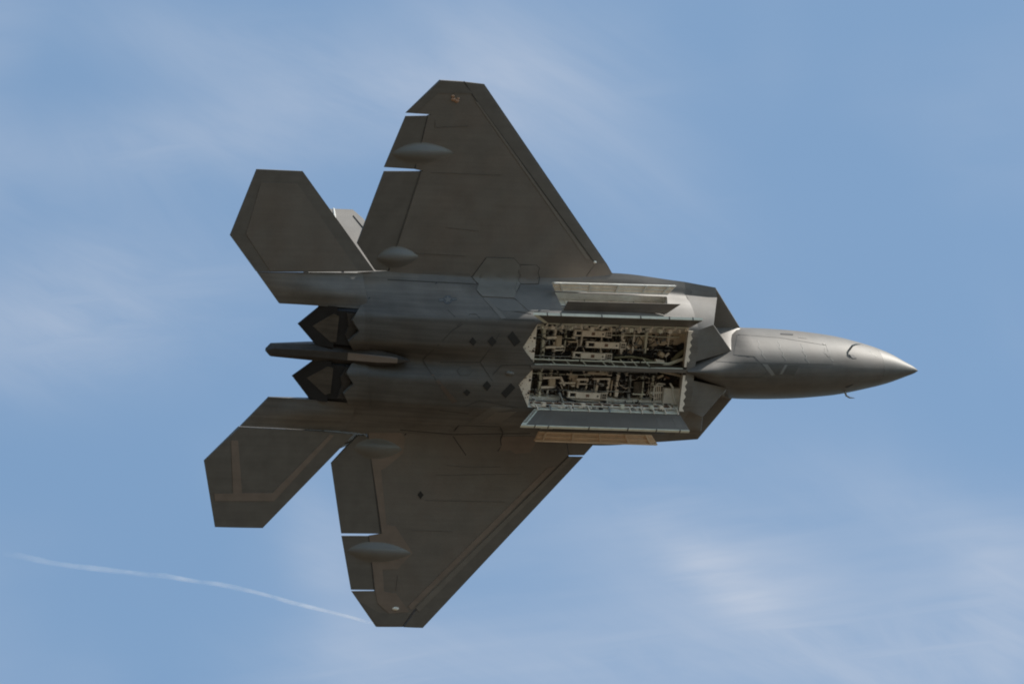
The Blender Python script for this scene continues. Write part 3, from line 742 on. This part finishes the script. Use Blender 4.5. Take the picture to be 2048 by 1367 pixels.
def launcher(p0, p1, w, z, parent, frame=True):
    """ejector launcher: plate, fork at the aft end, release block at the front"""
    a, c = at(*p0, z), at(*p1, z); d = c-a; Ln = d.length; ang = math.atan2(d.y, d.x); cr, sr = math.cos(ang), math.sin(ang)
    def loc(u, v): return (a.x+u*cr-v*sr, a.y+u*sr+v*cr)
    b = MB()
    b.box((*loc(Ln*.60, 0), z), (Ln*.80, w, .10), 0, ang)
    b.box((*loc(Ln*.60, 0), z+.10), (Ln*.70, w*.5, .12), 1, ang)
    b.box((*loc(Ln*.10, w*.42), z), (Ln*.22, w*.20, .08), 0, ang); b.box((*loc(Ln*.10, -w*.42), z), (Ln*.22, w*.20, .08), 0, ang)
    b.box((*loc(Ln*.02, 0), z-.02), (Ln*.05, w*.5, .06), 0, ang); b.box((*loc(Ln*.14, 0), z+.02), (Ln*.10, w*.62, .05), 1, ang)
    b.box((*loc(Ln*.93, 0), z-.005), (Ln*.15, w*1.18, .09), 0, ang)
    o = b.build("launcher", [CREAM, BLACK], parent, 30)
    mk = MB(); mk.box((*loc(Ln*.50, 0), z-.052), (.09, w*.48, .006), 0, ang); mk.build("stencil_panel", MARK, o, None)
    mk = MB(); mk.tube([(*loc(Ln*.76, 0), z-.06), (*loc(Ln*.76, 0), z-.04)], .022, 8); mk.build("release_pin", VENT, o, None)
    mk = MB()
    for u, v in ((.845, 0), (.845, .3), (.845, -.3)): mk.box((*loc(Ln*u, w*v), z-.052), (.035, w*.16, .008), 0, ang)
    for u in (.905, .955):
        for v in (.22, -.22): mk.box((*loc(Ln*u, w*v), z-.054), (.034, w*.26, .008), 0, ang)
    mk.build("latch_slots", VENT, o, None)
    return o
SB, PB = bays[-1], bays[1]
ZL = -.62
launcher((1148, 665), (1222, 668), .145, ZL, SB); launcher((1172, 688), (1250, 691), .145, ZL, SB); launcher((1145, 709), (1222, 713), .145, ZL, SB)
launcher((1135, 788), (1212, 792), .145, ZL, PB); launcher((1165, 742), (1222, 745), .12, -.5, PB)
# cross frames
for x, y0, y1, w, mm, P in ((1086, 652, 727, .075, GREENW, SB), (1108, 655, 722, .06, CREAM, SB), (1131, 657, 690, .03, GREENW, SB), (1243, 657, 712, .075, CREAM, SB), (1266, 660, 708, .04, CREAM, SB), (1291, 660, 706, .055, GREENW, SB),
                            (1337, 660, 693, .04, CREAM, SB), (1201, 662, 722, .04, CREAM, SB), (1163, 660, 690, .035, CREAM, SB),
                            (1079, 735, 802, .075, GREENW, PB), (1101, 735, 770, .05, CREAM, PB), (1094, 770, 800, .035, WHITE, PB), (1155, 757, 782, .05, CREAM, PB), (1172, 757, 782, .045, CREAM, PB), (1193, 758, 784, .06, CREAM, PB), (1215, 758, 786, .06, CREAM, PB),
                            (1234, 744, 792, .085, CREAM, PB), (1258, 748, 800, .05, STEEL, PB), (1283, 750, 810, .055, GREENW, PB), (1304, 750, 802, .045, GREENW, PB), (1141, 735, 757, .05, TAN, PB), (1222, 756, 790, .03, TAN, PB)):
    barpx("bay_frame", (x+2, y0), (x-3, y1), w, -.47, .10, mm, P)
for (a, c, w, mm, P) in (((1093, 675), (1122, 674), .05, CREAM, SB), ((1091, 694), (1126, 692), .05, CREAM, SB), ((1108, 700), (1126, 699), .03, CREAM, SB), ((1118, 671), (1116, 692), .14, TAN, SB), ((1136, 683), (1155, 683), .03, TAN, SB),
                         ((1085, 755), (1122, 754), .05, CREAM, PB), ((1082, 774), (1112, 772), .05, CREAM, PB), ((1104, 757), (1103, 772), .16, TAN, PB), ((1118, 765), (1150, 765), .035, CREAM, PB), ((1152, 758), (1176, 758), .05, CREAM, PB), ((1154, 767), (1172, 767), .03, CREAM, PB),
                         ((1186, 757), (1220, 757), .035, CREAM, PB), ((1175, 745), (1215, 747), .05, TAN, PB), ((1120, 752), (1128, 770), .05, CREAM, PB), ((1300, 785), (1322, 784), .05, WHITE, PB), ((1264, 787), (1290, 788), .025, GREENW, PB)):
    barpx("bay_bracket", a, c, w, -.56, .07, mm, P)
# struts along the keel
for x in (1108, 1136, 1168, 1207, 1224, 1246, 1268, 1293):
    tubepx("keel_strut", [(x-6, 718, -.72), (x-1, 724, -.80), (x+6, 731.5, -.96)], 0, .013, GREENW, SB, 6)
# hoses and pipes
tubepx("hose", [(1228, 715), (1262, 713), (1288, 717), (1312, 725)], -.62, .030, OLIVE, SB); tubepx("hose", [(1226, 711), (1250, 709), (1290, 709), (1308, 703)], -.58, .014, BLACK, SB)
tubepx("hose", [(1222, 722), (1280, 720), (1308, 730)], -.56, .02, BLACK, SB)
tubepx("canister", [(1310, 721), (1327, 724)], -.62, .05, CREAM, SB, 10); tubepx("canister", [(1318, 706), (1326, 711)], -.58, .065, TAN, SB, 10); tubepx("canister", [(1330, 713), (1338, 706)], -.58, .032, CREAM, SB, 8)
tubepx("bleed_pipe", [(1313, 737), (1340, 727), (1368, 717)], -.66, .045, GREENW, SB, 8); tubepx("hose", [(1344, 722), (1358, 708), (1368, 702)], -.60, .06, OLIVE, SB, 8)
tubepx("hose", [(1356, 695), (1366, 690), (1371, 700), (1369, 712)], -.52, .07, BLACK, SB, 8)
tubepx("hose", [(1300, 712), (1304, 702), (1312, 694), (1318, 690)], -.58, .022, BLACK, SB); tubepx("hose", [(1330, 690), (1345, 700), (1352, 715)], -.50, .016, BLACK, SB)
tubepx("bleed_pipe", [(1320, 742), (1345, 747), (1365, 752)], -.66, .035, TAN, PB, 8); tubepx("hose", [(1310, 760), (1330, 766), (1345, 760)], -.56, .03, BLACK, PB, 8)
tubepx("hose", [(1112, 772), (1122, 790), (1140, 802), (1175, 806), (1212, 803)], -.62, .028, BLACK, PB); tubepx("hose", [(1115, 780), (1130, 796), (1160, 804), (1200, 805)], -.66, .018, BLACK, PB)
tubepx("strut", [(1118, 785), (1125, 802), (1126, 812)], -.70, .030, STEEL, PB, 8)
tubepx("hose", [(1290, 780), (1299, 772), (1303, 758), (1296, 748)], -.52, .016, BLACK, PB); tubepx("hose", [(1242, 750), (1236, 768), (1246, 784)], -.52, .014, BLACK, PB)
tubepx("hose", [(1330, 768), (1316, 766), (1308, 775), (1306, 790)], -.60, .022, WHITE, PB); tubepx("bleed_pipe", [(1340, 766), (1346, 775), (1346, 790), (1352, 808)], -.72, .026, WHITE, PB)
tubepx("canister", [(1315, 755), (1326, 750)], -.58, .034, TAN, PB, 8); tubepx("canister", [(1330, 753), (1338, 756)], -.58, .026, MARK, PB, 8); tubepx("canister", [(1257, 788), (1257, 797)], -.60, .035, STEEL, PB, 8)
# white equipment bay with its louvred guard
def boxpx(name, p0, p1, z, h, m, parent):
    a, c = at(*p0, z), at(*p1, z); b = MB(); b.box(((a.x+c.x)/2, (a.y+c.y)/2, z), (abs(c.x-a.x), abs(c.y-a.y), h)); return b.build(name, m, parent, 30)
boxpx("equipment_box", (1326, 774), (1366, 808), -.58, .22, WHITE, PB)
gr = boxpx("louvre_backing", (1306, 772), (1325, 803), -.52, .06, BLACK, PB)
for px in (1309, 1313, 1317, 1321): barpx("louvre_slat", (px, 772), (px-1, 802), .022, -.57, .03, CREAM, gr)
for py in (771, 784, 803): barpx("louvre_slat", (1306, py), (1326, py), .03, -.585, .03, WHITE, gr)
boxpx("equipment_box", (1267, 762), (1281, 785), -.50, .12, CEIL, PB); boxpx("equipment_box", (1318, 662), (1334, 690), -.46, .08, TAN, SB)
for px in (1320, 1324, 1328, 1332): barpx("louvre_slat", (px, 664), (px, 682), .018, -.51, .02, BLACK, SB)
boxpx("bay_panel", (1341, 660), (1382, 690), -.45, .05, TAN, SB); boxpx("bay_panel", (1296, 664), (1316, 692), -.43, .05, TAN, SB); boxpx("bay_panel", (1248, 668), (1262, 705), -.42, .04, TAN, SB); boxpx("bay_panel", (1270, 668), (1287, 702), -.42, .04, TAN, SB)
boxpx("equipment_box", (1140, 748), (1152, 770), -.45, .08, TAN, PB); boxpx("equipment_box", (1196, 765), (1212, 782), -.43, .06, CEIL, PB)
# hinge line of the port bay: long tubes, clamps, links
for k, (yy, zz) in enumerate(((.975, -.88), (.935, -.80))):
    b = MB(); b.tube([(.22, yy, zz), (4.1, yy, zz)], .022, 7); b.build("hinge_tube", WHITE if k == 0 else MARK, PB, 50)
for s, P in ((1, PB), (-1, SB)):
    for i in range(15):
        x = .3+.265*i; b = MB(); big = i in (1, 5, 9, 12, 13)
        b.box((x, s*.955, -.85), (.10 if big else .035, .10 if big else .07, .14 if big else .10)); b.build("hinge_clamp", CREAM if i % 3 else GREENW, P, None)
# wiring and small fittings: too many and too small to pick apart
def clutter(s, parent, n, seed):
    r = random.Random(seed); b = MB()
    for i in range(n):
        x = r.uniform(.2, 4.05); y = s*r.uniform(.14, .80); z = ZC-r.uniform(.03, .16); k = r.random()
        mi = r.choices((0, 1, 2, 3), (6, 2.5, .9, 1.6))[0]
        if k < .45: b.box((x, y, z), (r.uniform(.02, .10), r.uniform(.015, .07), r.uniform(.02, .08)), mi, r.choice((0, 0, .3, -.4, .8)))
        else:
            P = [Vector((x, y, z))]; d = r.choice((0, 0, math.pi/2, math.pi/2, r.uniform(0, 6.3)))
            for j in range(r.randint(2, 4)):
                st = r.uniform(.06, .18); q = P[-1]+Vector((math.cos(d)*st, math.sin(d)*st, r.uniform(-.03, .03)))
                q.x = min(4.05, max(.18, q.x)); q.y = s*min(.79, max(.13, s*q.y)); q.z = min(ZC-.02, max(-.62, q.z)); P.append(q); d += r.uniform(-.9, .9)
            if all((P[j+1]-P[j]).length > .005 for j in range(len(P)-1)): b.tube(P, r.uniform(.006, .014), 5, mi)
    b.build("wiring", [BLACK, CEIL, CREAM, STEEL], parent, 50, kind='stuff')
    b = MB()
    for i in range(110):                                   # along the sloping outer wall and the hinge line
        x = r.uniform(.2, 4.1); t = r.random(); t = t*t; y = s*(1.03-.24*t); z = -.90+.52*t-.03
        b.box((x, y-s*.02, z), (r.uniform(.015, .08), r.uniform(.015, .05), r.uniform(.015, .06)), r.choices((0, 1, 2, 3), (3, 2, 3, 2))[0])
    b.build("fittings", [BLACK, STEEL, CREAM, WHITE], parent, None, kind='stuff')
clutter(1, PB, 460, 3); clutter(-1, SB, 460, 5)
for s, P, runs in ((-1, SB, ((.052, .15, 4.15, .013, GREENW, -1.0), (.14, .2, 3.9, .018, GREENW, -.80), (.19, .2, 2.4, .012, STEEL, -.62), (.235, .5, 3.6, .010, BLACK, -.55), (.40, 1.9, 4.2, .012, STEEL, -.50), (.62, .3, 1.4, .012, GREENW, -.50), (.74, 1.6, 4.2, .014, GREENW, -.52))),
                   (1, PB, ((.15, .2, 3.7, .016, STEEL, -.55), (.21, .6, 4.2, .011, BLACK, -.56), (.27, .3, 2.0, .010, GREENW, -.52), (.50, 1.3, 2.9, .012, STEEL, -.48), (.66, .3, 3.0, .012, STEEL, -.52), (.86, .2, 4.1, .014, WHITE, -.62), (.90, .2, 4.1, .010, BLACK, -.70)))):
    for y, x0, x1, rr, m, z in runs:
        k = 9; b = MB(); b.tube([(x0+(x1-x0)*i/k, s*(y+rnd.uniform(-.008, .008)), z+rnd.uniform(-.008, .008)) for i in range(k+1)], rr, 6); b.build("pipe", m, P, 50)
        for i in range(1, k, 2):
            c = MB(); c.box((x0+(x1-x0)*i/k, s*y, z+.01), (.03, rr*3.4, rr*2.6)); c.build("pipe_clip", WHITE if i % 4 == 1 else VENT, P, None)

# ------------------------------------------------------------------ main bay doors (folded leaf: grey skin, pale frame)
for s in (1, -1):
    hz, hy = -.955, 1.075; fz, fy = -1.53, 1.375
    A = [(.30, hy, hz), (4.22, hy+.01, hz)]; F = [(-.30, fy, fz), (4.26, fy+.01, fz-.02)]
    nrm = Vector((0, .89, .46))
    def dq(u, v, o):                                       # u along, v from hinge to free edge, o off the leaf
        a = Vector(A[0]).lerp(Vector(A[1]), u); c = Vector(F[0]).lerp(Vector(F[1]), u); p = a.lerp(c, v)+nrm*o
        return (p.x, s*p.y, p.z)
    def leafbox(u0, u1, v0, v1, o0, o1, name, m, par):
        b = MB(); b.hexa([dq(u0, v0, o0), dq(u1, v0, o0), dq(u1, v1, o0), dq(u0, v1, o0)], [dq(u0, v0, o1), dq(u1, v0, o1), dq(u1, v1, o1), dq(u0, v1, o1)])
        return b.build(name, m, par, 30)
    door = leafbox(0, 1, 0, .985, 0, .05, "bay_door", BELLY, jet)
    leafbox(.03, .99, -.02, .06, -.03, .0, "door_frame", GREENW, door); leafbox(0, 1, .955, 1.0, -.012, .052, "door_frame", GREENW, door); leafbox(-.002, .028, 0, .93, -.012, .04, "door_frame", GREENW, door)
    leaf = leafbox(.03, 1.0, .06, .95, -.02, -.001, "folded_leaf", PAINT if s > 0 else BELLY, door)
    for u0, u1 in ((.07, .095), (.15, .17), (.825, .85), (.93, .97)) if s > 0 else ():
        leafbox(u0, u1, .30, .88, -.024, -.018, "paint_patch", STRIPE, leaf)
    for u in (.03, .12, .26, .38, .52, .66, .74, .82, .90, .985):
        a = Vector(dq(u, .10, -.03)); c = Vector((a.x, s*.96, -.86)); m = a.lerp(c, .5)+Vector((0, 0, -.05))
        b = MB(); b.tube([a, m, c], .020, 6); b.build("hinge_arm", CREAM if int(u*100) % 4 else STEEL, door, 50)
    for u in (.08, .16, .40, .63, .80, .94):
        leafbox(u, u+.007, .95, 1.01, -.02, .058, "door_latch", EDGE, door)
    for k in range(16) if s > 0 else ():
        leafbox(.002, .02, .06+.05*k, .085+.05*k, -.016, -.010, "frame_hole", VENT if k % 2 else MARK, door)

# ------------------------------------------------------------------ side bays and their doors
for s in (1, -1):
    # liner
    inn = Vector((0, -.70*s, .72)); m0 = [Vector(p) for p in ((.87, s*1.365, -.72), (3.69, s*1.375, -.71), (3.88, s*1.715, -.275), (.81, s*1.725, -.285))]
    b = MB(); t = [p+inn*.325 for p in m0]; t = [p.lerp(sum(t, Vector())/4, .01) for p in t]; m1 = [p.lerp(sum(m0, Vector())/4, .01)+inn*.03 for p in m0]
    b.face(t, 0)
    for i in range(4): b.face([m1[i], m1[(i+1) % 4], t[(i+1) % 4], t[i]], 0)
    sb_ = b.build("side_bay", [WHITE], jet, None, False)
    for u in (.12, .3, .52, .74, .9):
        p = t[0].lerp(t[1], u); q = t[3].lerp(t[2], u); b = MB(); b.tube([p-inn*.02, q-inn*.02], .012, 6); b.build("bay_rib", STEEL if u in (.3, .74) else CREAM, sb_, 50)
    for v in (.45, .58):
        b = MB(); b.tube([t[0].lerp(t[3], v)-inn*.03+Vector((.05, 0, 0)), t[0].lerp(t[3], v)-inn*.03+Vector((1.0, 0, 0))], .012, 6); b.build("pipe", BLACK, sb_, 50)
    for u, v, mm in ((.55, .40, BLACK), (.57, .40, BLACK), (.83, .75, RED), (.80, .35, WHITE), (.86, .3, STEEL), (.93, .5, CREAM), (.95, .25, WHITE)):
        p = t[0].lerp(t[1], u).lerp(t[3].lerp(t[2], u), v); b = MB(); b.tube([p, p-inn*.10], .035, 8); b.build("fitting", mm, sb_, 50)
    # upper door, swung out level: ribbed pale inner face
    H = [Vector((.80, s*1.745, -.31)), Vector((3.86, s*1.75, -.31))]; F = [Vector((.66, s*1.965, -.40)), Vector((4.04, s*1.985, -.36))]
    up = Vector((0, 0, .035))
    b = MB(); b.hexa([H[0], H[1], F[1], F[0]], [H[0]+up, H[1]+up, F[1]+up, F[0]+up]); ud = b.build("side_bay_door", CREAM if s < 0 else SHDOOR, jet, 30)
    for u in (.06, .30, .53, .76, .94):
        p, q = H[0].lerp(H[1], u), F[0].lerp(F[1], u); b = MB(); w = Vector((.02, 0, 0)); dn = Vector((0, 0, -.05))
        b.hexa([p-w, p+w, q+w, q-w], [p-w+dn, p+w+dn, q+w+dn, q-w+dn]); b.build("door_rib", WHITE if s < 0 else SHRIB, ud, 30)
    for v, rr in ((.06, .020), (.50, .014), (.95, .026)):
        b = MB(); b.tube([H[0].lerp(F[0], v)+Vector((.02, 0, -.012)), H[1].lerp(F[1], v)+Vector((-.03, 0, -.012))], rr, 6); b.build("door_stringer", (WHITE if s < 0 else SHRIB), ud, 50)
    # lower door, grey outside skin
    H = [Vector((.88, s*1.35, -.735)), Vector((3.68, s*1.36, -.73))]; F = [Vector((.92, s*1.60, -.86)), Vector((3.98, s*1.62, -.83))]
    b = MB(); b.hexa([H[0], H[1], F[1], F[0]], [H[0]+up, H[1]+up, F[1]+up, F[0]+up]); b.build("side_bay_door", BELLY, jet, 30)

# cowl marks
CW = lambda nm, pts, m, off=.012, cuts=1: skin_plate(nm, pts, m, jet, cowl_z, off, .05, cuts)

# ------------------------------------------------------------------ vapour from the lower wingtip
tr = [(752, 1247), (735, 1243), (700, 1233), (660, 1223), (620, 1213), (580, 1203), (540, 1191), (505, 1182), (470, 1174), (435, 1167), (400, 1163), (365, 1157), (330, 1151), (290, 1148), (250, 1143), (215, 1139), (180, 1135), (145, 1131), (110, 1126), (75, 1119), (40, 1111), (5, 1106)]
P = []
for i, (px, py) in enumerate(tr):
    p = at(px, py, .17*i); P.append(p)
b = MB(); nn = len(P)
b.tube(P, [(.036+.010*min(1, i/4)+.034*i/nn)*(1+.12*math.sin(i*1.7)*min(1, i/5)) for i in range(nn)], 10)
vm = bpy.data.materials.new("vapour"); vm.use_nodes = True; t = vm.node_tree; t.nodes.clear()
o = t.nodes.new('ShaderNodeOutputMaterial'); pv = t.nodes.new('ShaderNodeVolumePrincipled')
pv.inputs['Color'].default_value = (1, 1, 1, 1); pv.inputs['Anisotropy'].default_value = 0.0
tc = t.nodes.new('ShaderNodeTexCoord'); sx = t.nodes.new('ShaderNodeSeparateXYZ'); t.links.new(tc.outputs['Object'], sx.inputs[0])
mr = t.nodes.new('ShaderNodeMapRange'); t.links.new(sx.outputs['X'], mr.inputs[0])
mr.inputs[1].default_value = -12.0; mr.inputs[2].default_value = -3.2; mr.inputs[3].default_value = 0.0; mr.inputs[4].default_value = 3.6
nz = t.nodes.new('ShaderNodeTexNoise'); nz.inputs['Scale'].default_value = 1.6; nz.inputs['Detail'].default_value = 5; t.links.new(tc.outputs['Object'], nz.inputs['Vector'])
mr2 = t.nodes.new('ShaderNodeMapRange'); t.links.new(nz.outputs['Fac'], mr2.inputs[0]); mr2.inputs[1].default_value = .35; mr2.inputs[2].default_value = .65; mr2.inputs[3].default_value = .3; mr2.inputs[4].default_value = 1.25
mm = t.nodes.new('ShaderNodeMath'); mm.operation = 'MULTIPLY'; t.links.new(mr.outputs[0], mm.inputs[0]); t.links.new(mr2.outputs[0], mm.inputs[1])
t.links.new(mm.outputs[0], pv.inputs['Density']); t.links.new(pv.outputs[0], o.inputs['Volume'])
trail = b.build("vapour_trail", vm, None, 80); trail.matrix_world = JET_M
trail['label'] = "thin white vapour trail streaming back from the jet's lower wingtip"; trail['category'] = "vapour trail"
